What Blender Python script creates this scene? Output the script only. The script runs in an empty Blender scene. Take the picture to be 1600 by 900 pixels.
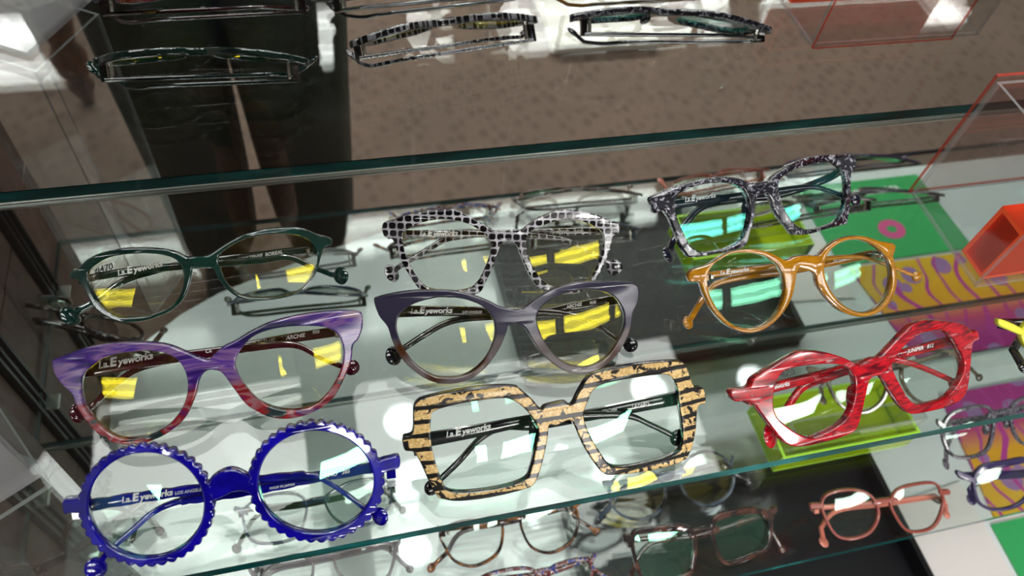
import bpy, bmesh, math, random
from mathutils import Vector, Matrix
random.seed(7)
SC = bpy.context.scene
COL = SC.collection
# ------------------------------------------------------------------ camera, world, lights, exposure
FPX = 1225.0
_X = Vector((5544, -725, FPX)).normalized()
_Y = Vector((-507, -1805, FPX)); _Y = (_Y - _X * _Y.dot(_X)).normalized()
_D = _X.cross(_Y)
if _D.z < 0: _D = -_D
RW = Matrix((_X, _Y, -_D))                       # camera axes (right, down, forward) -> world
CAM = Vector((0, 0, .38))
cd = bpy.data.cameras.new('camera'); cam = bpy.data.objects.new('camera', cd); COL.objects.link(cam)
cd.sensor_width = 36; cd.lens = FPX / 1600 * 36; cd.clip_start = .01
m3 = Matrix((RW.col[0], -RW.col[1], -RW.col[2])).transposed()
cam.matrix_world = Matrix.Translation(CAM) @ m3.to_4x4()
cd.dof.use_dof = True; cd.dof.focus_distance = .44; cd.dof.aperture_fstop = 10
SC.camera = cam
w = bpy.data.worlds.new('store_air'); SC.world = w; w.use_nodes = True
w.node_tree.nodes['Background'].inputs[0].default_value = (1, .98, .95, 1)
w.node_tree.nodes['Background'].inputs[1].default_value = .22
SC.view_settings.view_transform = 'Standard'; SC.view_settings.look = 'None'
SC.view_settings.exposure = 0.25; SC.view_settings.gamma = 1
SC.cycles.transparent_max_bounces = 40; SC.cycles.max_bounces = 12; SC.cycles.glossy_bounces = 5
SC.cycles.caustics_reflective = False; SC.cycles.caustics_refractive = False
CEIL = 1.75
def area(name, loc, sx, sy, power, col=(1, 1, 1)):
    l = bpy.data.lights.new(name, 'AREA'); l.shape = 'RECTANGLE'; l.size = sx; l.size_y = sy; l.energy = power; l.color = col
    o = bpy.data.objects.new(name, l); COL.objects.link(o); o.location = loc; return o
area('ceiling_area_light', (.5, -.14, CEIL - .06), 1.0, .5, 7, (1, .99, .97))
area('ceiling_area_light', (-.42, -.2, CEIL - .06), .55, .5, 5, (1, .99, .97))
area('ceiling_area_light', (-1.0, -3.9, CEIL - .06), 2.2, .9, 125, (1, .97, .93))  # added fill light from behind the camera, placed clear of the shelf reflections
area('ceiling_area_light', (1.7, -3.9, CEIL - .06), 2.2, .9, 125, (1, .97, .93))  # second added fill light, further right

LY, LZ, LH, TUBE = -.62, .645, .06, (7, 1.8)      # row of tube lamps: place, half height, brightness
# ------------------------------------------------------------------ picture <-> place
def ray(px, py): return (RW @ Vector((px - 800, py - 450, FPX))).normalized()
def hitz(px, py, z=0.0):
    r = ray(px, py); return CAM + r * ((z - CAM.z) / r.z)
def hitp(px, py, P, n):
    r = ray(px, py); return CAM + r * ((P - CAM).dot(n) / r.dot(n))
def Z(x0, y0, s, pts): return [(x0 + a / s, y0 + b / s) for a, b in pts]

YM = .374; Z1 = 0.0; Z2 = -.325; ZD = -.54; FLOOR = -.9; XW = -.291

# ------------------------------------------------------------------ materials
def nt(name):
    m = bpy.data.materials.new(name); m.use_nodes = True; t = m.node_tree; t.nodes.clear()
    o = t.nodes.new('ShaderNodeOutputMaterial'); return m, t, o
def N(t, typ, **kw):
    n = t.nodes.new(typ)
    for k, v in kw.items():
        if k.startswith('_'): setattr(n, k[1:], v)
        else:
            key = k.replace('__', ' ')
            n.inputs[int(key[1:]) if key[0] == 'i' and key[1:].isdigit() else key].default_value = v
    return n
def rgb(c): return (c[0], c[1], c[2], 1)
def s2l(*c): return tuple(((v / 255) / 12.92 if v / 255 <= .04045 else ((v / 255 + .055) / 1.055) ** 2.4) for v in c)
def ramp(t, stops, interp='LINEAR'):
    r = t.nodes.new('ShaderNodeValToRGB'); e = r.color_ramp; e.interpolation = interp
    while len(e.elements) < len(stops): e.elements.new(.5)
    for el, (p, c) in zip(e.elements, stops): el.position = p; el.color = rgb(c)
    return r
def plain(name, c, rough=.3, metal=0, coat=0, trans=0, emit=None, es=0, bump=None, alpha=1):
    m, t, o = nt(name); b = N(t, 'ShaderNodeBsdfPrincipled', Base__Color=rgb(c), Roughness=rough, Metallic=metal)
    b.inputs['Coat Weight'].default_value = coat; b.inputs['Coat Roughness'].default_value = .03
    b.inputs['Alpha'].default_value = alpha
    if emit: b.inputs['Emission Color'].default_value = rgb(emit); b.inputs['Emission Strength'].default_value = es
    if bump:
        tc = N(t, 'ShaderNodeTexCoord'); nz = N(t, 'ShaderNodeTexNoise', Scale=bump[0]); bp = N(t, 'ShaderNodeBump', Strength=bump[1], Distance=bump[2])
        t.links.new(tc.outputs['Object'], nz.inputs['Vector']); t.links.new(nz.outputs[0], bp.inputs['Height']); t.links.new(bp.outputs[0], b.inputs['Normal'])
    t.links.new(b.outputs[0], o.inputs[0]); return m
def clear(name, tint, f0=.04, gcol=(1, 1, 1), grough=0.0, body=None, bodyf=0):
    """thin clear sheet: see-through with a Fresnel mirror on top, light passes it straight"""
    m, t, o = nt(name)
    lw = N(t, 'ShaderNodeLayerWeight', Blend=.5)
    pw = N(t, 'ShaderNodeMath', _operation='POWER'); pw.inputs[1].default_value = 5
    # facing output at blend .5 is 1-|cos|
    t.links.new(lw.outputs['Facing'], pw.inputs[0])
    ma = N(t, 'ShaderNodeMath', _operation='MULTIPLY_ADD'); ma.inputs[1].default_value = 1 - f0; ma.inputs[2].default_value = f0
    t.links.new(pw.outputs[0], ma.inputs[0])
    tr = N(t, 'ShaderNodeBsdfTransparent', Color=rgb(tint)); gl = N(t, 'ShaderNodeBsdfGlossy', Color=rgb(gcol), Roughness=grough)
    src = tr
    if body:
        df = N(t, 'ShaderNodeBsdfDiffuse', Color=rgb(body)); mb = N(t, 'ShaderNodeMixShader'); mb.inputs[0].default_value = bodyf
        t.links.new(tr.outputs[0], mb.inputs[1]); t.links.new(df.outputs[0], mb.inputs[2]); src = mb
    mx = N(t, 'ShaderNodeMixShader'); t.links.new(ma.outputs[0], mx.inputs[0]); t.links.new(src.outputs[0], mx.inputs[1]); t.links.new(gl.outputs[0], mx.inputs[2])
    t.links.new(mx.outputs[0], o.inputs[0]); return m
def acetate(name, build, rough=.12, coat=.6, clearness=0.0, tint=(.8, .8, .8), spec=.6):
    """patterned cellulose acetate; build(t, vector socket) returns (colour socket, see-through factor socket or None)"""
    m, t, o = nt(name); tc = N(t, 'ShaderNodeTexCoord')
    col, fac = build(t, tc.outputs['Object'])
    b = N(t, 'ShaderNodeBsdfPrincipled', Roughness=rough); b.inputs['Coat Weight'].default_value = coat; b.inputs['Coat Roughness'].default_value = .02
    b.inputs['Specular IOR Level'].default_value = spec
    if isinstance(col, tuple): b.inputs['Base Color'].default_value = rgb(col)
    else: t.links.new(col, b.inputs['Base Color'])
    if clearness or fac is not None:
        tr = N(t, 'ShaderNodeBsdfTransparent', Color=rgb(tint)); mx = N(t, 'ShaderNodeMixShader'); mx.inputs[0].default_value = clearness
        if fac is not None: t.links.new(fac, mx.inputs[0])
        t.links.new(b.outputs[0], mx.inputs[1]); t.links.new(tr.outputs[0], mx.inputs[2]); t.links.new(mx.outputs[0], o.inputs[0])
    else: t.links.new(b.outputs[0], o.inputs[0])
    return m
def mapv(t, v, sx, sy, sz, rot=0):
    mp = N(t, 'ShaderNodeMapping'); mp.inputs['Scale'].default_value = (sx, sy, sz); mp.inputs['Rotation'].default_value = (0, 0, rot)
    t.links.new(v, mp.inputs['Vector']); return mp.outputs[0]
def noise(t, v, scale, detail=2, dist=0):
    n = N(t, 'ShaderNodeTexNoise', Scale=scale, Detail=detail, Distortion=dist); t.links.new(v, n.inputs['Vector']); return n.outputs[0]
def solid(c): return lambda t, v: (c, None)
def streaks(stops, sx, sy, scale, dist=0, interp='LINEAR', rot=0):
    def f(t, v):
        r = ramp(t, stops, interp); t.links.new(noise(t, mapv(t, v, sx, sy, 1, rot), scale, 3, dist), r.inputs[0]); return r.outputs[0], None
    return f
def mix(t, f, a, b):
    m = t.nodes.new('ShaderNodeMix'); m.data_type = 'RGBA'
    if isinstance(f, float): m.inputs[0].default_value = f
    else: t.links.new(f, m.inputs[0])
    for s, x in ((6, a), (7, b)):
        if isinstance(x, tuple): m.inputs[s].default_value = rgb(x)
        else: t.links.new(x, m.inputs[s])
    return m.outputs[2]
def math_(t, op, a, b=None, c=None):
    n = N(t, 'ShaderNodeMath', _operation=op)
    for i, x in enumerate((a, b, c)):
        if x is None: continue
        if isinstance(x, (int, float)): n.inputs[i].default_value = x
        else: t.links.new(x, n.inputs[i])
    return n.outputs[0]
def sepxyz(t, v):
    s = N(t, 'ShaderNodeSeparateXYZ'); t.links.new(v, s.inputs[0]); return s.outputs

def sd(*c): return tuple(v * .6 for v in s2l(*c))
def b_purple(t, v):
    top = ramp(t, [(0, sd(25, 60, 60)), (.36, sd(40, 25, 90)), (.45, sd(84, 50, 150)), (.52, sd(160, 120, 175)), (.57, sd(95, 50, 170)), (.66, sd(190, 160, 180)), (.75, sd(150, 20, 25))])
    bot = ramp(t, [(0, sd(20, 45, 48)), (.38, sd(30, 55, 58)), (.44, sd(175, 25, 30)), (.52, sd(185, 130, 138)), (.56, sd(180, 40, 45)), (.63, sd(95, 35, 120)), (.7, sd(190, 150, 165))])
    n = noise(t, mapv(t, v, 1, 6, 1, .12), 20, 3, .8); t.links.new(n, top.inputs[0])
    n2 = noise(t, mapv(t, v, 1, 2.4, 1, .6), 52, 1.5, .4); t.links.new(n2, bot.inputs[0])
    y = sepxyz(t, v)[1]; f = math_(t, 'MULTIPLY', math_(t, 'SUBTRACT', y, .021), 220.0)
    cl = N(t, 'ShaderNodeClamp'); t.links.new(f, cl.inputs[0]); return mix(t, cl.outputs[0], bot.outputs[0], top.outputs[0]), None
def b_checker(t, v):
    s = sepxyz(t, mapv(t, v, 1, 1, 1, .04)); P = .0047
    def cell(x):
        return math_(t, 'ABSOLUTE', math_(t, 'SUBTRACT', math_(t, 'FRACT', math_(t, 'DIVIDE', math_(t, 'ADD', x, 1.0), P)), .5))
    yrow = math_(t, 'FLOOR', math_(t, 'DIVIDE', math_(t, 'ADD', s[1], 1.0), P * .93))
    xs = math_(t, 'ADD', s[0], math_(t, 'MULTIPLY', yrow, P * .12))
    cx = math_(t, 'POWER', cell(xs), 3.0)
    cyr = math_(t, 'ABSOLUTE', math_(t, 'SUBTRACT', math_(t, 'FRACT', math_(t, 'DIVIDE', math_(t, 'ADD', s[1], 1.0), P * .93)), .5))
    cy = math_(t, 'POWER', cyr, 3.0)
    d = math_(t, 'POWER', math_(t, 'ADD', cx, cy), 1 / 3)
    k = N(t, 'ShaderNodeMath', _operation='LESS_THAN'); t.links.new(d, k.inputs[0]); k.inputs[1].default_value = .405
    g = ramp(t, [(.3, s2l(130, 128, 132)), (.7, s2l(205, 203, 208))]); t.links.new(noise(t, v, 60), g.inputs[0])
    fd = ramp(t, [(.58, (.002, .002, .003)), (.7, s2l(80, 78, 84))]); t.links.new(noise(t, mapv(t, v, 1, 1, 1), 22, 1), fd.inputs[0])
    return mix(t, k.outputs[0], g.outputs[0], fd.outputs[0]), None
def b_lav(t, v):
    y = sepxyz(t, v)[1]
    n = ramp(t, [(.35, sd(120, 105, 105)), (.52, sd(150, 138, 140)), (.6, sd(95, 55, 25)), (.7, sd(40, 22, 15))]); t.links.new(noise(t, mapv(t, v, 1, 1, 1), 28, 1), n.inputs[0])
    f = N(t, 'ShaderNodeClamp'); t.links.new(math_(t, 'MULTIPLY', math_(t, 'SUBTRACT', math_(t, 'ADD', y, math_(t, 'MULTIPLY', noise(t, v, 60), .004)), .023), 240.0), f.inputs[0])
    return mix(t, f.outputs[0], n.outputs[0], sd(62, 58, 82)), None
def b_gold(t, v):
    s = sepxyz(t, v); P = .0068
    fr = math_(t, 'FRACT', math_(t, 'DIVIDE', math_(t, 'ADD', math_(t, 'ADD', s[1], 1.0), math_(t, 'MULTIPLY', noise(t, v, 300), .0012)), P))
    stripe = N(t, 'ShaderNodeMath', _operation='GREATER_THAN'); t.links.new(fr, stripe.inputs[0]); stripe.inputs[1].default_value = .33
    crack = N(t, 'ShaderNodeMath', _operation='LESS_THAN'); t.links.new(noise(t, v, 170, 5, 1.2), crack.inputs[0]); crack.inputs[1].default_value = .57
    k = math_(t, 'MULTIPLY', stripe.outputs[0], crack.outputs[0])
    g = ramp(t, [(.3, s2l(196, 156, 88)), (.55, s2l(228, 194, 130)), (.75, s2l(250, 228, 178))]); t.links.new(noise(t, v, 900, 4), g.inputs[0])
    return mix(t, k, (.006, .005, .004), g.outputs[0]), None
MAT = dict(
 green=acetate('dark_green_acetate', streaks([(.3, (.001, .014, .01)), (.7, (.005, .045, .033))], 1, 1, 40), .08, 1),
 purple=acetate('purple_red_acetate', b_purple, .14, .4),
 checker=acetate('checked_acetate', b_checker, .12, .8),
 lav=acetate('slate_lavender_acetate', b_lav, .18, .3),
 speck=acetate('speckled_black_acetate', streaks([(.4, (.005, .005, .01)), (.53, (.015, .015, .025)), (.6, (.2, .2, .24)), (.7, (.55, .55, .6))], 1, 1, 260, 1.2), .14, .8),
 amber=acetate('mustard_acetate', streaks([(.35, s2l(160, 104, 6)), (.65, s2l(190, 130, 16))], 1, 9, 130, 0), .12, .7),
 blue=acetate('cobalt_acetate', streaks([(.35, (.003, .0015, .16)), (.7, (.008, .004, .42))], 1, 1, 60), .06, 1),
 gold=acetate('gold_leaf_stripe_acetate', b_gold, .3, .15),
 red=acetate('red_streak_acetate', streaks([(.33, (.09, .0, .006)), (.44, (.3, .002, .01)), (.54, (.6, .006, .015)), (.6, (.17, .001, .008)), (.66, (.6, .14, .15)), (.7, (.42, .005, .015))], 1, 5, 52, .6, rot=.12), .14, .35),
 burg=plain('burgundy_acetate', (.05, .004, .012), .12, coat=.8),
 black=plain('black_acetate', (.006, .006, .008), .12, coat=.8),
 navy=plain('blue_black_acetate', (.008, .008, .022), .1, coat=.8),
 darkgreen=plain('bottle_green_acetate', (.004, .03, .023), .1, coat=.8),
 silver=plain('hinge_metal', (.4, .38, .34), .25, 1),
 tort=acetate('tortoise_acetate', streaks([(.38, (.012, .006, .004)), (.5, (.06, .022, .008)), (.6, (.34, .13, .03))], 1, 1, 70, .8), .1, .8),
 dtort=acetate('dark_tortoise_acetate', streaks([(.45, (.012, .006, .006)), (.62, (.09, .035, .02))], 1, 1, 60, .8), .1, .8),
 olive=acetate('olive_tortoise_acetate', streaks([(.4, (.03, .02, .012)), (.6, (.16, .13, .08))], 1, 1, 60, .8), .12, .8),
 copper=plain('copper_pink_acetate', s2l(150, 72, 60), .2, coat=.5),
 coppert=plain('pink_copper_inner_acetate', s2l(205, 120, 100), .2, coat=.5),
 greyblue=acetate('grey_blue_acetate', streaks([(.42, (.012, .012, .014)), (.56, (.12, .17, .23))], 1, 1, 25), .12, .8),
 bluegreen=acetate('blue_green_acetate', streaks([(.4, (.02, .05, .03)), (.6, (.03, .07, .14))], 1, 1, 25), .12, .8),
 mossy=plain('moss_green_acetate', (.045, .075, .03), .15, coat=.6),
 clearf=clear('clear_grey_acetate', (.8, .78, .8), .08, body=(.45, .42, .43), bodyf=.45),
 gspeck=acetate('grey_speckled_acetate', streaks([(.4, (.03, .025, .035)), (.6, (.2, .18, .22))], 1, 1, 400, .5), .2, .5),
 plum=plain('plum_navy_acetate', (.028, .018, .085), .15, coat=.6),
 redblue=acetate('red_blue_patch_acetate', streaks([(.4, (.15, .02, .02)), (.5, (.4, .3, .28)), (.56, (.03, .04, .25))], 1, 1, 160, .2, 'CONSTANT'), .15, .6),
 yellow=plain('lemon_yellow_acetate', s2l(225, 225, 60), .2, coat=.4),
 text=plain('white_print', (.85, .85, .83), .5),
 pen=plain('black_marker', (.01, .01, .01), .5),
 l_yel=clear('lens_yellow_coating', (.985, .99, .975), .052, (1, .85, .04)),
 l_grn=clear('lens_green_coating', (.985, .99, .985), .06, (.3, 1, .62)),
 l_teal=clear('lens_teal_coating', (.97, .985, .985), .08, (.15, .9, .75)),
 l_plain=clear('lens_demo', (.985, .99, .985), .03, (.7, 1, .85)),
)

# ------------------------------------------------------------------ object helpers
def link(o, parent=None, kind=None):
    COL.objects.link(o)
    if parent is not None: o.parent = parent
    if kind: o['kind'] = kind
    return o
def tag(o, label, cat, group=None):
    o['label'] = label; o['category'] = cat
    if group: o['group'] = group
    return o
def empty(name, loc=(0, 0, 0), mat3=None):
    o = bpy.data.objects.new(name, None); o.empty_display_size = .02
    o.matrix_world = Matrix.Translation(loc) @ (mat3.to_4x4() if mat3 else Matrix.Identity(4)); COL.objects.link(o); return o
def obj(name, bm, mat, parent=None, smooth=True, kind=None):
    me = bpy.data.meshes.new(name); bm.normal_update(); bm.to_mesh(me); bm.free()
    for m in (mat if isinstance(mat, (list, tuple)) else [mat]): me.materials.append(m)
    if smooth:
        me.polygons.foreach_set('use_smooth', [True] * len(me.polygons))
        try: me.set_sharp_from_angle(angle=.7)
        except Exception: pass
    return link(bpy.data.objects.new(name, me), parent, kind)
def box(bm, lo, hi, M=None, mi=0):
    vs = [bm.verts.new((x, y, z)) for x in (lo[0], hi[0]) for y in (lo[1], hi[1]) for z in (lo[2], hi[2])]
    if M is not None:
        for v in vs: v.co = M @ v.co
    fs = []
    for f in ((0, 1, 3, 2), (4, 6, 7, 5), (0, 4, 5, 1), (2, 3, 7, 6), (0, 2, 6, 4), (1, 5, 7, 3)):
        fc = bm.faces.new([vs[i] for i in f]); fc.material_index = mi; fs.append(fc)
    return fs
def bx(name, lo, hi, mat, parent=None, kind=None, bev=0):
    bm = bmesh.new(); box(bm, lo, hi)
    if bev: bmesh.ops.bevel(bm, geom=bm.edges[:], offset=bev, segments=2, affect='EDGES')
    return obj(name, bm, mat, parent, bev > 0, kind)
def prism(bm, pts, z0, z1):
    a = [bm.verts.new((x, y, z0)) for x, y in pts]; b = [bm.verts.new((x, y, z1)) for x, y in pts]
    bm.faces.new(a[::-1]); bm.faces.new(b)
    for i in range(len(pts)): j = (i + 1) % len(pts); bm.faces.new((a[i], a[j], b[j], b[i]))
def catmull(P, closed=True, k=5):
    out = []; n = len(P)
    rng = range(n) if closed else range(n - 1)
    for i in rng:
        if closed: p0, p1, p2, p3 = P[(i - 1) % n], P[i], P[(i + 1) % n], P[(i + 2) % n]
        else: p0, p1, p2, p3 = P[max(i - 1, 0)], P[i], P[i + 1], P[min(i + 2, n - 1)]
        for j in range(k):
            s = j / k
            out.append(tuple(.5 * (2 * b + (c - a) * s + (2 * a - 5 * b + 4 * c - d) * s * s + (3 * b - a - 3 * c + d) * s ** 3) for a, b, c, d in zip(p0, p1, p2, p3)))
    if not closed: out.append(tuple(P[-1]))
    return out
def curvemesh(bm, loops, ext, bev, zoff):
    """flat sheet with holes, rounded edges; loops in plane coordinates"""
    cu = bpy.data.curves.new('c', 'CURVE'); cu.dimensions = '2D'; cu.fill_mode = 'BOTH'
    cu.extrude = ext - bev; cu.bevel_depth = bev; cu.bevel_resolution = 2; cu.offset = -bev
    for L in loops:
        sp = cu.splines.new('POLY'); sp.points.add(len(L) - 1); sp.use_cyclic_u = True
        for p, q in zip(sp.points, L): p.co = (q[0], q[1], 0, 1)
    o = bpy.data.objects.new('c', cu); COL.objects.link(o)
    dg = bpy.context.evaluated_depsgraph_get(); me = bpy.data.meshes.new_from_object(o.evaluated_get(dg))
    for v in me.vertices: v.co.z += zoff
    bm.from_mesh(me); bpy.data.meshes.remove(me); bpy.data.objects.remove(o); bpy.data.curves.remove(cu)
def sheetmesh(bm, loops, ext, bev):
    """the same sheet, triangulated directly"""
    from mathutils.geometry import delaunay_2d_cdt
    def inset(L, d, hole):
        n = len(L); A = sum(a[0] * b[1] - b[0] * a[1] for a, b in zip(L, L[1:] + L[:1])); sg = (1 if A > 0 else -1) * (-1 if hole else 1); out = []
        for i, p in enumerate(L):
            a, b = L[i - 1], L[(i + 1) % n]; tx, ty = b[0] - a[0], b[1] - a[1]; l = math.hypot(tx, ty) or 1
            out.append((p[0] - ty / l * d * sg, p[1] + tx / l * d * sg))
        return out
    prof = [(1, 0), (.3, -.3 * bev), (0, -bev), (0, -2 * ext + bev), (.3, -2 * ext + .3 * bev), (1, -2 * ext)]
    rings = []
    for li, L in enumerate(loops):
        A = sum(a[0] * b[1] - b[0] * a[1] for a, b in zip(L, L[1:] + L[:1]))
        if (A > 0) == (li > 0): L = L[::-1]           # outer counter-clockwise, holes clockwise
        rr = [[bm.verts.new((x, y, z)) for x, y in inset(L, bev * f, li > 0)] for f, z in prof]
        for a, b in zip(rr, rr[1:]):
            for i in range(len(L)): j = (i + 1) % len(L); bm.faces.new((a[j], a[i], b[i], b[j]))
        rings.append(rr)
    for ci, fl in ((0, False), (-1, True)):
        vs = [v for rr in rings for v in rr[ci]]; faces = []; k = 0
        for rr in rings: faces.append(list(range(k, k + len(rr[ci])))); k += len(rr[ci])
        v2, e2, f2, ov, oe, of = delaunay_2d_cdt([Vector((v.co.x, v.co.y)) for v in vs], [], faces, 2, 1e-9)
        rev = {}
        for i, o_ in enumerate(ov):
            if o_: rev[i] = vs[o_[0]]
        for f in f2:
            c = sum((Vector(v2[i]) for i in f), Vector((0, 0))) / len(f)
            def inside(L):
                k = False
                for p, q in zip(L, L[1:] + L[:1]):
                    if (p.co.y > c.y) != (q.co.y > c.y) and c.x < (q.co.x - p.co.x) * (c.y - p.co.y) / (q.co.y - p.co.y) + p.co.x: k = not k
                return k
            if not inside(rings[0][ci]) or any(inside(rr[ci]) for rr in rings[1:]) or any(i not in rev for i in f): continue
            try: bm.faces.new([rev[i] for i in (f[::-1] if fl else f)])
            except ValueError: pass
def textmesh(bm, s, size, M, bold=.02):
    cu = bpy.data.curves.new('t', 'FONT'); cu.body = s; cu.size = size; cu.extrude = .00008; cu.offset = size * bold; cu.shear = .25; cu.resolution_u = 3
    o = bpy.data.objects.new('t', cu); COL.objects.link(o)
    dg = bpy.context.evaluated_depsgraph_get(); me = bpy.data.meshes.new_from_object(o.evaluated_get(dg))
    wd = max((v.co.x for v in me.vertices), default=0)
    for v in me.vertices: v.co = M @ v.co
    bm.from_mesh(me); bpy.data.meshes.remove(me); bpy.data.objects.remove(o); bpy.data.curves.remove(cu); return wd
def sweep(bm, P, n, hw, ht):
    """rounded bar along the 3D points P, wide in the plane across normal n"""
    rings = []
    for i, p in enumerate(P):
        t = (P[min(i + 1, len(P) - 1)] - P[max(i - 1, 0)]).normalized(); s = n.cross(t).normalized(); nn = t.cross(s)
        r = []
        for k in range(10):
            a = k * math.tau / 10; c, q = math.cos(a), math.sin(a)
            r.append(bm.verts.new(p + s * hw[i] * math.copysign(abs(c) ** .6, c) + nn * ht * math.copysign(abs(q) ** .6, q)))
        rings.append(r)
    for a, b in zip(rings, rings[1:]):
        for k in range(10): bm.faces.new((a[k], a[(k + 1) % 10], b[(k + 1) % 10], b[k]))
    bm.faces.new(rings[0][::-1]); bm.faces.new(rings[-1])
def blob(bm, c, axes, rad, seg=14):
    M = Matrix.Translation(c) @ Matrix(axes).transposed().to_4x4() @ Matrix.Diagonal((*rad, 1))
    bmesh.ops.create_uvsphere(bm, u_segments=seg, v_segments=8, radius=1, matrix=M)
def lens_mesh(bm, L, z, bulge=.28, th=.0012):
    cx = sum(p[0] for p in L) / len(L); cy = sum(p[1] for p in L) / len(L)
    def surf(zo):
        rr = []
        for f in (1, .75, .5, .25):
            r = []
            for p in L:
                x, y = cx + (p[0] - cx) * f, cy + (p[1] - cy) * f
                r.append(bm.verts.new((x, y, z + zo - ((x - cx) ** 2 + (y - cy) ** 2) / (2 * bulge) + .0012)))
            rr.append(r)
        return rr, bm.verts.new((cx, cy, z + zo + .0012))
    a, ca = surf(0); b, cb = surf(-th); n = len(L)
    for rr, c, fl in ((a, ca, False), (b, cb, True)):
        for r0, r1 in zip(rr, rr[1:]):
            for i in range(n):
                j = (i + 1) % n; q = (r0[i], r0[j], r1[j], r1[i]); bm.faces.new(q[::-1] if fl else q)
        for i in range(n):
            q = (rr[-1][i], rr[-1][(i + 1) % n], c); bm.faces.new(q[::-1] if fl else q)
    for i in range(n): j = (i + 1) % n; bm.faces.new((a[0][j], a[0][i], b[0][i], b[0][j]))

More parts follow.
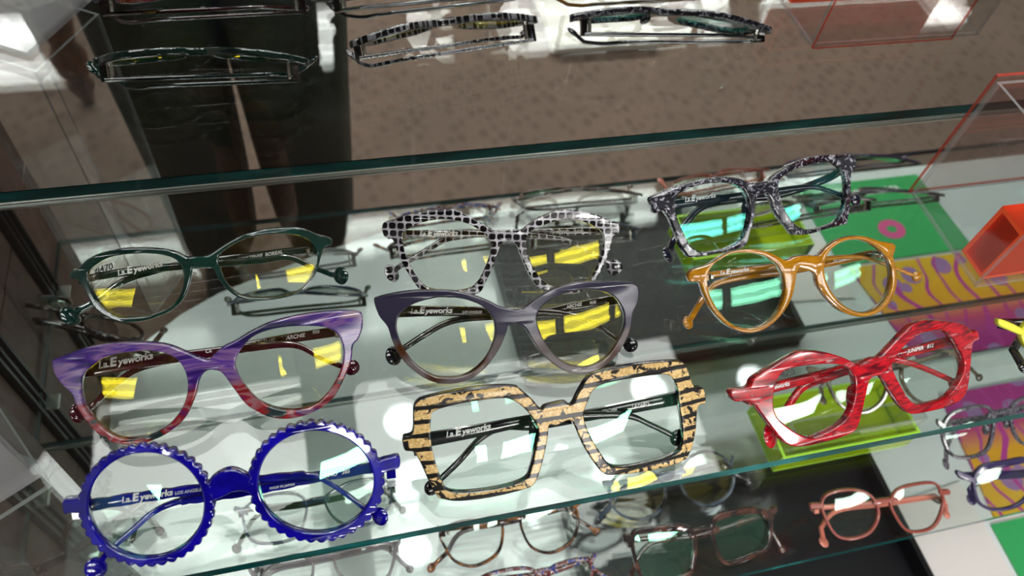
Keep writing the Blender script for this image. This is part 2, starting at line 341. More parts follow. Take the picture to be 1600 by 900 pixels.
PH = math.radians(46); WRAP = 1.5
def glasses(name, label, base, fronts, lenses, temples, mats, lensmat, zs=0.0, phi=PH, texts=(), pads=(), group='spectacles on the upper glass shelf', k=5, pens=(), th=.0025, scallop=False, edge=None, back=None):
    lift = .0045
    for _try in range(4):                         # raise the pair until its lowest rim just rests on the glass
        P1 = hitz(*base[0], zs + lift); P2 = hitz(*base[1], zs + lift)
        u = (P2 - P1).normalized(); bk = Vector((-u.y, u.x, 0)); w_ = bk * math.sin(phi) + Vector((0, 0, 1)) * math.cos(phi); n = u.cross(w_)
        O = (P1 + P2) / 2; R3 = Matrix((u, w_, n)).transposed()
        inv = lambda q: Vector(((q - O).dot(u), (q - O).dot(w_), (q - O).dot(n)))
        def hitc(x, y):                           # the front is gently bowed: its ends lie further back than the bridge
            q = inv(hitp(x, y, O, n))
            for _ in range(4): q = inv(hitp(x, y, O - n * (WRAP * q.x ** 2), n))
            return q
        fl = lambda pts: [tuple(hitc(x, y))[:2] for x, y in pts]
        low = min(O.z + w_.z * b - n.z * (2 * th + WRAP * a * a) for q in fronts for a, b in fl(q[0])) - zs
        if .0002 < low < .002: break
        lift += .0009 - low
    def bow(bm):
        for v in bm.verts: v.co.z -= WRAP * v.co.x ** 2
    root = empty(name, O, R3); tag(root, label, 'glasses', group)
    fm, tm = mats
    bm = bmesh.new()
    for loops in fronts:
        ls = [fl(loops[0])] + [fl(q) for q in loops[1:]]
        shoe = lambda q: abs(sum(a[0] * b[1] - b[0] * a[1] for a, b in zip(q, q[1:] + q[:1]))) / 2
        for kk in (k, k + 1, k - 1, k + 2, 3, 9):        # refill until the sheet has the area its outline says
            l2 = [catmull(q, True, kk) if len(q) < 60 else q for q in ls]
            want = shoe(l2[0]) - sum(shoe(q) for q in l2[1:]); b2 = bmesh.new(); curvemesh(b2, l2, th, .0008, -th)
            got = sum(f.calc_area() for f in b2.faces if f.normal.z > .99); per = sum(math.dist(a, b) for q in l2 for a, b in zip(q, q[1:] + q[:1])); good = got < (want - per * .0008) * 1.1 + 1e-5
            if good or kk == 9:
                if not good:
                    b2.free(); b2 = bmesh.new(); sheetmesh(b2, [catmull(q, True, k) if len(q) < 60 else q for q in ls], th, .0008)
                m_ = bpy.data.meshes.new('t'); b2.to_mesh(m_); bm.from_mesh(m_); bpy.data.meshes.remove(m_); b2.free()
                pass
                break
            b2.free()
    bow(bm); bm.normal_update()
    for f in bm.faces: f.material_index = 2 if (back and f.normal.z < -.3) else (1 if edge and f.normal.z < .75 else 0)
    obj('front', bm, [fm, edge or fm, back or fm], root)
    for q in lenses:
        L = fl(q); L = catmull(L, True, 3) if len(L) < 60 else L[::2]
        cx = sum(a for a, b in L) / len(L); cy = sum(b for a, b in L) / len(L)
        L = [(cx + (a - cx) * 1.01, cy + (b - cy) * 1.01) for a, b in L]
        bm = bmesh.new(); lens_mesh(bm, L, -.0024); bow(bm); obj('lens', bm, lensmat, root)
    xs_ = [a for q in fronts for a, b in fl(q[0])]; x0_, x1_ = min(xs_) + .0045, max(xs_) - .0045
    for ti, (pts, ball, r, w0, w1) in enumerate(temples):
        d = .0185 + .005 * ti
        def place(x, y, rr=.002):
            q = hitp(x, y, O - n * d, n)
            if q.z < zs + rr + .0012: q = hitz(x, y, zs + rr + .0012)
            return inv(q)
        sc = (place(*pts[0]) + Vector((0, 0, 0)))
        mpp = (R3 @ sc + O - CAM).length / FPX
        rr_ = max(.002, w0 * .5 * mpp * .85)
        tp = [place(*p, rr_) for p in pts]
        tp[0].x = max(x0_, min(x1_, tp[0].x))
        sp = [Vector(p) for p in catmull([tuple(p) for p in tp], False, 6)]
        bl = place(*ball, max(.0025, r * mpp * .85)); sp.append(bl)
        nn = len(sp) - 1; hw = []
        for i in range(nn + 1):
            f = i / nn; h = (w0 + (w1 - w0) * min(1, f * 1.35)) * .5 * mpp
            hw.append(h)
        bm = bmesh.new(); nrm = Vector((0, 0, 1))
        if scallop:
            k2 = []; h2 = []
            for i in range(nn * 4 + 1):
                f = i / 4; a = int(min(f, nn - 1e-6)); k2.append(sp[a].lerp(sp[a + 1], f - a)); h2.append(hw[a] * (1 + .22 * abs(math.sin(f * 1.15))) if f < nn * .55 else hw[a] * .8)
            sp2, hw2 = k2, h2
        else: sp2, hw2 = sp, hw
        sweep(bm, sp2, nrm, hw2, .0014)
        tdir = (sp[-1] - sp[-2]).normalized(); sdir = nrm.cross(tdir).normalized()
        blob(bm, bl, (tdir, sdir, tdir.cross(sdir)), (r * mpp, r * mpp, .0019), 20)
        # joint block reaching forward to the front
        e = sp[0]; dx = -1 if ti == 0 else 1
        box(bm, (e.x - .0022, e.y - hw[0] * .8, e.z - .0012), (e.x + .0022, e.y + hw[0] * .8, -.0044 - WRAP * e.x ** 2 + .001))
        t_o = obj('temple', bm, tm, root)
        bm = bmesh.new(); box(bm, (e.x - .0012 - dx * .0045, e.y - .0014, e.z), (e.x + .0012 - dx * .0045, e.y + .0014, -.0044 - WRAP * e.x ** 2 + .001))
        bmesh.ops.bevel(bm, geom=bm.edges[:], offset=.0004, segments=1, affect='EDGES')
        obj('hinge', bm, MAT['silver'], t_o)
        bm = bmesh.new(); any_ = False
        for (ix, s, px, py, qx, qy, size) in texts:
            if ix != ti: continue
            a = inv(hitp(px, py, O - n * (d - .0016), n)); b = inv(hitp(qx, qy, O - n * (d - .0016), n))
            ang = math.atan2(b.y - a.y, b.x - a.x)
            M0 = Matrix.Translation((a.x, a.y, a.z)) @ Matrix.Rotation(ang, 4, 'Z'); z_ = size * mpp; any_ = True
            if s == T:                            # the maker's mark: its capital E is wider and heavier
                x_ = textmesh(bm, 'l.a.', z_, M0)
                x_ += textmesh(bm, 'E', z_ * 1.25, M0 @ Matrix.Translation((x_ + z_ * .04, 0, 0)), .045) + z_ * .01
                textmesh(bm, 'yeworks', z_, M0 @ Matrix.Translation((x_, 0, 0)), .03)
            else: textmesh(bm, s, z_, M0)
        if any_: obj('lettering', bm, MAT['text'], t_o, False)['kind'] = 'stuff'
        else: bm.free()
    for (px, py, rx, ry) in pads:
        c = inv(hitp(px, py, O - n * .006, n)); bm = bmesh.new(); blob(bm, c, ((1, 0, 0), (0, 1, 0), (0, 0, 1)), (rx * mpp, ry * mpp, .003)); obj('nose_pad', bm, tm, root)
    for (s, px, py, qx, qy, size) in pens:
        a = inv(hitp(px, py, O, n)); b = inv(hitp(qx, qy, O, n)); bm = bmesh.new()
        textmesh(bm, s, size * mpp, Matrix.Translation((a.x, a.y, -.0006)) @ Matrix.Rotation(math.atan2(b.y - a.y, b.x - a.x), 4, 'Z'))
        bow(bm); obj('price_mark', bm, MAT['pen'], root, False)
    return root

# ------------------------------------------------------------------ setting
m_mirror = plain('silvered_mirror', (.86, .88, .87), .0, 1)
def carpet():
    m, t, o = nt('brown_patterned_carpet'); tc = N(t, 'ShaderNodeTexCoord'); v = tc.outputs['Object']
    b = N(t, 'ShaderNodeBsdfPrincipled', Roughness=.95)
    vo = N(t, 'ShaderNodeTexVoronoi', Scale=36, Randomness=.5); t.links.new(mapv(t, v, 1, .75, 1, .5), vo.inputs['Vector'])
    r = ramp(t, [(0, s2l(120, 97, 86)), (.3, s2l(142, 116, 102)), (.55, s2l(166, 138, 122))]); t.links.new(vo.outputs[0], r.inputs[0])
    n = ramp(t, [(.3, s2l(128, 106, 95)), (.7, s2l(162, 136, 120))]); t.links.new(noise(t, v, 240, 3), n.inputs[0])
    n2 = ramp(t, [(.35, (.46, .46, .46)), (.65, (.6, .6, .6))]); t.links.new(noise(t, v, 2, 2), n2.inputs[0])
    c = mix(t, .25, r.outputs[0], n.outputs[0]); mm = t.nodes.new('ShaderNodeMix'); mm.data_type = 'RGBA'; mm.blend_type = 'MULTIPLY'; mm.inputs[0].default_value = 1
    t.links.new(c, mm.inputs[6]); t.links.new(n2.outputs[0], mm.inputs[7]); t.links.new(mm.outputs[2], b.inputs['Base Color'])
    t.links.new(b.outputs[0], o.inputs[0]); return m
bx('floor', (-3.6, -4.2, FLOOR - .03), (4.6, .8, FLOOR), carpet(), kind='structure')
bx('ceiling', (-3.6, -4.6, CEIL), (4.6, .8, CEIL + .03), plain('grey_store_ceiling', (.3, .3, .3), .9), kind='structure')
m_backw = plain('warm_grey_wall', s2l(150, 140, 132), .8)
bx('wall_back', (-3.6, YM + .006, FLOOR), (4.6, YM + .05, CEIL), m_backw, kind='structure')
bx('trim_1', (XW, YM - .0005, ZD), (1.35, YM + .006, .95), m_mirror, kind='structure')['label'] = 'large wall mirror behind the shelves'
# left side wall of the niche, panelled
def veneer():
    m, t, o = nt('brown_stone_panel'); tc = N(t, 'ShaderNodeTexCoord'); v = tc.outputs['Object']
    b = N(t, 'ShaderNodeBsdfPrincipled', Roughness=.55)
    r = ramp(t, [(.3, s2l(92, 70, 60)), (.5, s2l(120, 92, 76)), (.6, s2l(128, 98, 92)), (.72, s2l(104, 84, 78))]); t.links.new(noise(t, mapv(t, v, 1, 3, 1.2), 14, 4, 1.2), r.inputs[0])
    t.links.new(r.outputs[0], b.inputs['Base Color']); t.links.new(b.outputs[0], o.inputs[0]); return m
mv = veneer()
wl = bx('wall_left', (XW - .03, .10, ZD - .36), (XW - .004, YM, -.03), mv, kind='structure')
pm = None; zz = ZD
cuts = [.10, .182, .2085, .26, .3115, .338, YM]
for zi in range(5):
    z0 = -.03 - .105 * zi - .001; z1 = z0 - .102
    for a, b_ in zip(cuts, cuts[1:]):
        if abs(a - .182) < 1e-6 or abs(a - .3115) < 1e-6: continue
        j = random.uniform(0, .0012)
        p = bx('stone_tile', (XW - .004, a + .0008, z1), (XW - j, b_ - .0008, z0), mv, wl)
m_steel = plain('dark_slotted_steel', (.035, .034, .036), .35, .6)
for y0 in (.182, .3115):
    t_ = empty('slotted_standard', (XW, y0 + .013, ZD)); tag(t_, 'dark slotted steel upright on the brown side wall, ' + ('nearer the front of the case' if y0 < .2 else 'nearer the mirror'), 'shelf upright', 'slotted uprights at the left end')
    bm = bmesh.new()
    box(bm, (-.002, -.012, 0), (.0008, .012, .5)); box(bm, (-.002, -.012, 0), (.006, -.0085, .5)); box(bm, (-.002, .0085, 0), (.006, .012, .5))
    box(bm, (-.002, -.0015, 0), (.005, .0015, .5)); obj('channel', bm, m_steel, t_, False)
    bm = bmesh.new()
    for i in range(26):
        for s in (-1, 1): box(bm, (.0008, s * .005 - .0016, .008 + i * .019), (.0013, s * .005 + .0016, .02 + i * .019))
    obj('slot', bm, plain('slot_shadow_gap', (.004, .004, .004), .9), t_, False)
# white display deck
def deckpts():
    base = [(XW, YM), (XW, .19), (-.255, .135), (-.21, .098), (-.16, .07), (-.09, .045), (0, .015), (.1, -.012), (.2, -.02), (1.4, -.02), (1.4, YM)]
    return base
bm = bmesh.new(); prism(bm, deckpts(), ZD - .035, ZD)
deck = obj('display_deck', bm, plain('white_gloss_laminate', (.84, .88, .88), .12, coat=.4), None, False); tag(deck, 'white glossy display deck below the glass shelves', 'counter')
bm = bmesh.new(); prism(bm, [(XW + .02, YM), (XW + .02, .25), (-.1, .14), (.15, .08), (1.38, .08), (1.38, YM)], FLOOR, ZD - .035)
cb = obj('cabinet_base', bm, plain('dark_plinth', (.05, .045, .04), .5), None, False); tag(cb, 'dark closed plinth carrying the white display deck', 'cabinet')
# glass shelves
m_gl = clear('shelf_glass', (.955, .985, .97), .045)
m_gf = acetate('shelf_glass_lit_front_edge', streaks([(.35, (.0, .06, .06)), (.55, (.004, .13, .125)), (.68, (.03, .3, .3))], .3, 1, 60), .15, .0, spec=.15)  # light inside the glass and cyan highlights painted in as brighter teal
m_ge = acetate('shelf_glass_cut_edge', streaks([(.35, (.0, .014, .013)), (.55, (.001, .035, .033)), (.72, (.005, .07, .065))], .3, 1, 60), .3, 0, spec=.12)
def shelf(label, x0, x1, y0, y1, zt, th):
    bm = bmesh.new(); fs = box(bm, (x0, y0, zt - th), (x1, y1, zt))
    for i, f in enumerate(fs): f.material_index = 0 if abs(f.normal.z) > .5 or i in (4, 5) else 1
    bm.normal_update()
    for f in bm.faces: f.material_index = 0 if abs(f.normal.z) > .5 else (2 if f.normal.y < -.5 else 1)
    o = obj('glass_shelf', bm, [m_gl, m_ge, m_gf], None, False); tag(o, label, 'shelf'); return o
shelf('upper clear glass shelf with green edge carrying the large colourful glasses', XW + .004, 1.3, .1235, YM - .0008, 0.0, .0085)
shelf('lower clear glass shelf with green edge under the upper one', XW + .004, 1.3, .1325, YM - .0008, Z2, .0085)
m_al = plain('brushed_aluminium', (.8, .8, .78), .25, 1)
m_clr = clear('clear_acrylic', (.97, .975, .975), .05, body=(.8, .8, .8), bodyf=.005)
m_ced = clear('acrylic_bright_edge', (.93, .94, .94), .1, body=(.85, .86, .87), bodyf=.3)
for zc in (0, Z2):
    bm = bmesh.new(); box(bm, (XW + .004, YM - .0035, zc - .0125), (1.3, YM - .001, zc - .0108))
    o = obj('shelf_support_rail', bm, m_al, None, False); tag(o, 'thin silver rail on the mirror directly under the ' + ('upper' if zc == 0 else 'lower') + ' glass shelf', 'rail')
for zc in (0, Z2):
    for yc in ((.325, .195)):
        o = bx('shelf_clip', (XW + .0065, yc - .008, zc - .0125), (XW + .018, yc + .008, zc - .0088), m_al, bev=.0008)
        tag(o, 'small metal clip holding the left end of the %s glass shelf, %s' % ('upper' if zc == 0 else 'lower', 'nearer the mirror' if yc > .3 else 'nearer the front'), 'bracket', 'shelf clips')

# ------------------------------------------------------------------ ceiling lamps
m_lamp = plain('downlight_glow', (1, 1, 1), .5, emit=(.93, .97, 1), es=55)
def lampspot(px, py, zs, R=.055):
    r = ray(px, py); P = hitz(px, py, zs); d = Vector((r.x, r.y, -r.z)); t1 = (CEIL - zs - .02) / d.z; Q = P + d * t1
    if Q.y > YM: Q.y = 2 * YM - Q.y
    return Q
for i, (px, py, zs, R, lab) in enumerate(((1015, 605, 0, .052, 'round recessed ceiling downlight mirrored behind the gold striped glasses'), (630, 655, 0, .05, 'round recessed ceiling downlight mirrored beside the gold striped glasses'),
        (648, 857, Z2, .05, 'round recessed ceiling downlight mirrored below the upper shelf edge'), (1178, 590, 0, .045, 'round recessed ceiling downlight mirrored left of the red glasses'), (880, 700, 0, .02, 'small recessed ceiling spot mirrored between the gold striped lenses'))):
    Q = lampspot(px, py, zs); t_ = empty('ceiling_downlight', (Q.x, Q.y, CEIL)); tag(t_, lab, 'ceiling light', 'ceiling downlights')
    bm = bmesh.new(); bmesh.ops.create_cone(bm, cap_ends=True, segments=40, radius1=R, radius2=R, depth=.004, matrix=Matrix.Translation((0, 0, -.012))); obj('diffuser', bm, m_lamp, t_, False)
    bm = bmesh.new(); bmesh.ops.create_cone(bm, cap_ends=False, segments=40, radius1=R * 1.15, radius2=R * 1.02, depth=.02, matrix=Matrix.Translation((0, 0, -.01))); obj('trim_ring', bm, plain('lamp_ring', (.7, .7, .7), .4), t_)
# long twin tube luminaires hanging over the aisle behind the photographer
m_tube = plain('tube_glow', (1, 1, 1), .5, emit=(1, 1, .97), es=TUBE[0])
m_refl = plain('lit_diffuser', (1, 1, 1), .5, emit=(1, 1, .97), es=TUBE[1]); m_house = plain('lamp_housing', (.03, .03, .03), .4)
for xc_, L_, lab in ((-.62, .56, 'twin tube luminaire hanging over the aisle at the left end of its row'), (.02, .56, 'twin tube luminaire hanging over the aisle second from the left'), (.66, .56, 'twin tube luminaire hanging over the aisle second from the right'), (1.3, .56, 'twin tube luminaire hanging over the aisle at the right end of its row')):
    cl = empty('hanging_tube_lamp', (xc_, LY, LZ), Matrix.Rotation(math.radians(-40), 3, 'X')); tag(cl, lab, 'ceiling light', 'tube lamps over the aisle')
    h_ = L_ / 2
    bm = bmesh.new(); box(bm, (-h_ - .02, -.03, -LH - .008), (h_ + .02, -.004, LH + .008)); obj('housing', bm, m_house, cl, False)
    bm = bmesh.new(); box(bm, (-h_, -.0035, -LH), (h_, -.0015, LH)); obj('reflector', bm, m_refl, cl, False)
    for zc in (-LH * .52, LH * .52):
        bm = bmesh.new(); bmesh.ops.create_cone(bm, cap_ends=True, segments=14, radius1=LH * .17, radius2=LH * .17, depth=L_ - .02, matrix=Matrix.Translation((0, LH * .2, zc)) @ Matrix.Rotation(math.pi / 2, 4, 'Y')); obj('tube', bm, m_tube, cl)
    for sx in (-.2, .2):
        a_ = Matrix.Rotation(math.radians(40), 4, 'X'); bm = bmesh.new(); box(bm, (sx - .003, -.003, -.003), (sx + .003, .003, CEIL - LZ)); bmesh.ops.transform(bm, matrix=Matrix.Translation((0, -.02, 0)) @ a_, verts=bm.verts); obj('hanger', bm, m_house, cl, False)

# ------------------------------------------------------------------ the nine glasses on the upper shelf
T = 'l.a.Eyeworks'
g1 = lambda p: Z(80, 330, 4.5, p); g2 = lambda p: Z(310, 330, 4.5, p)
LL = g1([(258,440),(300,385),(400,330),(520,305),(660,298),(790,310),(880,345),(925,420),(930,500),(900,600),(830,680),(720,725),(590,745),(480,745),(400,710),(320,630),(275,540)])
LR = g2([(140,330),(200,265),(320,200),(470,165),(620,160),(730,180),(800,230),(835,300),(830,390),(790,480),(710,555),(590,600),(440,608),(310,595),(220,530),(165,440)])
OUT = g1([(128,440),(150,412),(190,402),(240,350),(330,300),(450,268),(600,257),(760,263),(870,285),(950,322),(1010,318)]) + g2([(60,312),(110,285),(200,225),(330,160),(480,125),(620,113),(740,122),(830,160),(900,178),(938,200),(935,235),(885,255),(860,330),(830,430),(770,520),(690,585),(560,618),(430,630),(300,615),(210,560),(140,480),(100,405),(50,398)]) + g1([(1035,400),(995,400),(980,480),(940,600),(860,690),(740,745),(620,778),(500,783),(410,755),(310,690),(250,590),(200,500),(170,475),(135,475)])
glasses('eyeglasses', 'dark green glasses with softly rounded rectangular lenses', ((190,504),(405,470)), [[OUT, LL, LR]], [LL, LR],
  [([(138,434),(230,421),(400,407),(450,402),(490,418),(518,429)], (533,431), 13, 12, 8), ([(494,388),(421,397),(300,411),(235,425),(190,441),(150,470),(122,485)], (110,494), 15, 12, 10)],
  (MAT['green'], MAT['darkgreen']), MAT['l_yel'], texts=[(0, T, 184, 431, 230, 421, 11), (1, 'HORTENSE  BOREAL', 372, 408, 440, 396, 7)], pens=[('#470', 146, 430, 165, 424, 12)])
p1 = lambda p: Z(70, 490, 4, p); p2 = lambda p: Z(310, 470, 4, p)
LL = p1([(235,400),(290,330),(400,265),(540,240),(680,235),(790,265),(860,330),(890,420),(885,520),(840,620),(760,710),(650,765),(530,785),(430,765),(330,690),(260,600),(228,500)])
LR = p2([(232,380),(270,300),(350,220),(480,175),(640,158),(780,165),(860,200),(900,270),(905,370),(870,480),(800,590),(710,660),(590,685),(480,670),(370,620),(290,530),(245,450)])
OUT = p1([(42,300),(60,285),(150,250),(300,205),(450,185),(620,180),(760,195),(880,240),(960,275),(1020,290)]) + p2([(90,345),(150,290),(230,250),(330,190),(450,135),(600,95),(760,70),(900,62),(1000,68),(1025,90),(1025,170),(1000,240),(968,280),(955,380),(910,490),(850,600),(770,670),(680,715),(560,740),(450,730),(360,690),(290,640),(220,550),(150,455),(100,435),(50,440)]) + p1([(970,410),(940,520),(880,650),(780,740),(660,800),(540,822),(430,810),(340,760),(270,690),(200,590),(170,510),(110,450),(60,380)])
glasses('eyeglasses', 'purple and red streaked cat-eye glasses with burgundy temples', ((203,695),(450,655)), [[OUT, LL, LR]], [LL, LR],
  [([(100,584),(190,570),(300,555),(400,542),(460,539),(500,558),(530,571)], (549,574), 12, 21, 8), ([(540,516),(445,530),(360,546),(300,557),(250,566),(212,578),(178,602),(150,628),(138,638)], (124,645), 14, 16, 9)],
  (MAT['purple'], MAT['burg']), back=MAT['burg'], phi=math.radians(48), lensmat=MAT['l_yel'], texts=[(0, T, 154, 576, 212, 565, 13), (1, 'ARCHIE', 447, 531, 470, 527, 8), (1, '958', 488, 522, 500, 520, 7), (1, 'JAPAN  51-21-137', 380, 541, 430, 532, 6), (0, 'CE', 321, 552, 330, 550, 7)])
c1 = lambda p: Z(580, 310, 4.5, p); c2 = lambda p: Z(780, 310, 4.5, p)
LL = c1([(222,290),(240,230),(330,180),(450,150),(570,150),(680,180),(780,235),(835,300),(840,390),(800,500),(750,590),(690,635),(560,655),(440,640),(360,600),(290,500),(240,390)])
LR = c2([(190,300),(220,235),(310,190),(420,158),(560,160),(660,190),(730,245),(740,330),(715,430),(670,530),(620,600),(520,625),(400,625),(320,590),(255,510),(210,410)])
OUT = c1([(82,180),(160,150),(260,115),(380,90),(500,80),(600,80),(690,120),(780,175),(880,230),(1000,230)]) + c2([(100,230),(150,225),(240,160),(340,110),(460,78),(580,90),(700,120),(780,155),(840,175),(845,240),(800,270),(785,350),(750,440),(700,540),(640,620),(550,668),(430,675),(330,655),(260,610),(210,530),(160,420),(125,330),(70,300)]) + c1([(960,300),(920,320),(880,410),(850,500),(800,600),(760,665),(640,695),(500,698),(400,680),(340,640),(280,560),(220,460),(180,370),(150,290),(90,265)])
glasses('eyeglasses', 'black and silver chequered cat-eye glasses', ((690,463),(880,458)), [[OUT, LL, LR]], [LL, LR],
  [([(612,366),(700,365),(800,367),(869,372),(904,384),(944,407)], (960,418), 13, 13, 8), ([(950,360),(869,363),(767,365),(704,372),(675,386),(640,407),(622,418)], (612,427), 14, 12, 8)],
  (MAT['checker'], MAT['checker']), MAT['l_yel'], texts=[(0, T, 655, 369, 700, 368, 11), (1, 'PETIT    603', 868, 366, 900, 365, 8)])
v1 = lambda p: Z(570, 420, 4.5, p); v2 = lambda p: Z(790, 420, 4.5, p)
LL = v1([(225,390),(250,320),(330,255),(450,215),(570,200),(700,215),(820,260),(890,330),(918,420),(905,520),(850,630),(770,710),(680,755),(570,765),(480,750),(380,690),(300,600),(245,500)])
LR = v2([(220,340),(260,265),(350,200),(470,160),(600,148),(720,170),(790,225),(830,300),(838,390),(810,480),(750,580),(680,650),(590,690),(490,685),(390,640),(300,550),(245,450)])
OUT = v1([(65,225),(90,200),(200,172),(350,152),(500,148),(650,158),(780,190),(880,230),(960,270),(1050,287)]) + v2([(80,290),(130,275),(200,225),(290,165),(400,120),(520,92),(700,88),(830,92),(915,105),(940,160),(930,240),(900,310),(885,400),(850,500),(790,600),(720,670),(640,720),(540,740),(430,725),(330,665),(240,580),(170,470),(130,410),(70,388)]) + v1([(1010,400),(1000,440),(960,540),(890,650),(790,750),(680,800),(560,812),(460,790),(380,745),(290,670),(230,590),(190,500),(160,410),(100,330)])
glasses('eyeglasses', 'slate lavender cat-eye glasses fading to brown at the lower rims', ((694,600),(910,584)), [[OUT, LL, LR]], [LL, LR],
  [([(608,487),(700,486),(780,487),(860,489),(908,497),(945,517),(970,534)], (985,539), 12, 19, 8), ([(976,467),(900,478),(843,489),(775,494),(725,498),(694,506),(665,522),(634,542)], (615,556), 14, 15, 9)],
  (MAT['lav'], MAT['black']), back=MAT['black'], phi=math.radians(48), lensmat=MAT['l_yel'], texts=[(0, T, 641, 490, 690, 489, 12), (0, 'LOS ANGELES', 722, 489, 750, 489, 5), (1, 'ARCHIE', 885, 482, 906, 478, 7), (1, '908', 921, 476, 932, 474, 7)])
s1 = lambda p: Z(1000, 220, 4.5, p); s2_ = lambda p: Z(1160, 220, 4.5, p)
LL = s1([(248,430),(270,380),(340,340),(450,305),(600,295),(700,320),(755,380),(775,470),(765,570),(720,690),(640,745),(530,775),(430,780),(360,740),(310,650),(265,540)])
LR = s2_([(255,320),(290,250),(400,190),(520,160),(620,155),(690,190),(725,250),(735,350),(715,480),(670,560),(590,600),(490,625),(410,610),(350,560),(290,460)])
OUT = s1([(75,405),(130,370),(230,330),(350,290),(480,262),(620,255),(720,270),(790,298),(900,280),(950,240),(1010,200)]) + s2_([(340,165),(440,125),(560,102),(700,95),(780,97),(798,110),(798,200),(768,230),(765,400),(755,500),(740,575),(720,590),(600,620),(480,655),(370,662),(350,650),(310,600),(240,510),(205,410),(170,370)]) + s1([(870,375),(825,395),(810,520),(780,640),(745,735),(660,770),(540,795),(430,815),(350,818),(330,800),(290,740),(240,620),(200,530),(160,490),(110,510),(95,480)])
glasses('eyeglasses', 'speckled black and silver square glasses at the back right', ((1085,402),(1245,368)), [[OUT, LL, LR]], [LL, LR],
  [([(1030,322),(1110,312),(1190,302),(1262,292),(1290,297),(1315,306)], (1337,313), 10, 15, 8), ([(1328,262),(1290,280),(1220,304),(1150,312),(1100,322),(1070,350),(1050,380)], (1044,398), 11, 12, 9)],
  (MAT['speck'], MAT['navy']), back=MAT['navy'], lensmat=MAT['l_teal'], texts=[(0, T, 1070, 316, 1100, 311, 10)], pads=[(1166,338,6,22)])
a1 = lambda p: Z(1060, 350, 4.5, p); a2 = lambda p: Z(1220, 350, 4.5, p)
LL = a1([(205,400),(225,320),(290,250),(380,210),(500,205),(620,230),(710,300),(750,400),(750,500),(710,610),(640,690),(550,730),(450,730),(360,690),(280,600),(225,500)])
LR = a2([(310,290),(340,200),(420,135),(520,110),(620,130),(710,190),(770,280),(785,380),(765,480),(710,570),(620,620),(520,610),(420,550),(350,460),(315,370)])
OUT = a1([(72,370),(100,322),(200,290),(290,240),(370,195),(480,178),(590,185),(680,215),(760,255),(830,228),(930,220),(990,222)]) + a2([(320,170),(400,115),(500,85),(600,88),(700,120),(800,140),(808,185),(795,230),(815,320),(820,420),(790,520),(730,600),(640,645),(540,652),(430,615),(340,540),(270,440),(244,350)]) + a1([(880,318),(840,325),(825,420),(800,520),(750,610),(680,690),(600,745),(500,768),(400,745),(310,685),(230,590),(180,490),(150,410),(90,408)])
glasses('eyeglasses', 'mustard amber round glasses in front of the speckled pair', ((1172,521),(1350,494)), [[OUT, LL, LR]], [LL, LR],
  [([(1090,432),(1165,422),(1225,414),(1290,404),(1345,402),(1390,416),(1420,428)], (1432,432), 9, 11, 6), ([(1384,394),(1289,412),(1237,423),(1171,431),(1127,440),(1108,452),(1092,476)], (1075,504), 9, 12, 8)],
  (MAT['amber'], MAT['amber']), phi=math.radians(48), lensmat=MAT['l_grn'], texts=[(0, T, 1125, 430, 1165, 424, 9), (1, 'AHMET', 1302, 410, 1320, 406, 7)])
d1 = lambda p: Z(620, 590, 4, p); d2 = lambda p: Z(840, 550, 4, p)
LL = d1([(215,260),(240,210),(400,165),(600,135),(700,135),(770,170),(840,240),(885,330),(870,430),(840,570),(800,640),(650,690),(450,718),(330,710),(290,660),(240,520),(215,400)])
LR = d2([(320,300),(350,240),(420,200),(600,165),(780,142),(840,160),(875,220),(890,330),(910,480),(905,590),(850,650),(700,695),(550,722),(460,710),(400,640),(330,520),(290,400)])
OUT = d1([(105,200),(130,150),(200,120),(400,78),(600,55),(740,55),(780,80),(850,140),(905,200),(935,178),(1050,152)]) + d2([(215,332),(260,250),(320,160),(400,120),(600,80),(820,58),(910,65),(940,110),(980,212),(1040,230),(1052,320),(1005,345),(990,500),(955,630),(900,690),(700,745),(500,770),(420,765),(360,700),(290,590),(225,450),(190,430)]) + d1([(1000,300),(955,300),(945,380),(910,540),(865,660),(800,700),(600,750),(400,775),(300,765),(250,740),(200,650),(150,540),(110,470),(50,455),(40,375),(98,345)])
glasses('eyeglasses', 'large square glasses with black and gold leaf stripes', ((715,785),(960,743)), [[OUT, LL, LR]], [LL, LR],
  [([(650,690),(745,673),(835,655),(900,650),(977,649),(1015,663),(1050,680)], (1060,684), 15, 25, 9), ([(1078,618),(980,637),(912,650),(835,664),(795,665),(770,672),(745,690),(718,720),(692,745)], (674,762), 11, 23, 8)],
  (MAT['gold'], MAT['black']), back=MAT['black'], phi=math.radians(46), edge=MAT['black'], lensmat=MAT['l_grn'], texts=[(0, T, 697, 684, 750, 673, 13), (1, 'LAZARO', 987, 638, 1010, 634, 7), (1, 'JEROME', 940, 646, 960, 642, 7)], pads=[(833,684,6,24)])
r1 = lambda p: Z(1130, 520, 4.5, p); r2 = lambda p: Z(1320, 480, 4.5, p)
LL = r1([(365,400),(390,320),(440,265),(560,235),(740,220),(860,235),(915,290),(935,380),(920,480),(880,590),(800,665),(700,715),(620,740),(530,710),(440,650),(380,590),(355,500)])
LR = r2([(340,400),(400,300),(500,210),(600,170),(700,165),(760,220),(810,300),(845,390),(830,490),(770,590),(700,650),(600,680),(510,685),(450,640),(390,540),(350,460)])
OUT = r1([(58,410),(180,385),(220,320),(350,240),(450,180),(530,140),(620,128),(750,145),(860,180),(955,220),(1060,180)]) + r2([(260,345),(380,220),(480,130),(580,95),(720,100),(850,125),(900,175),(935,165),(948,225),(905,260),(890,400),(880,500),(850,620),(760,690),(600,735),(470,752),(400,700),(330,600),(260,490)]) + r1([(1040,325),(1010,430),(980,560),(940,680),(850,730),(700,775),(550,803),(460,790),(400,740),(320,640),(260,560),(200,490),(80,482)])
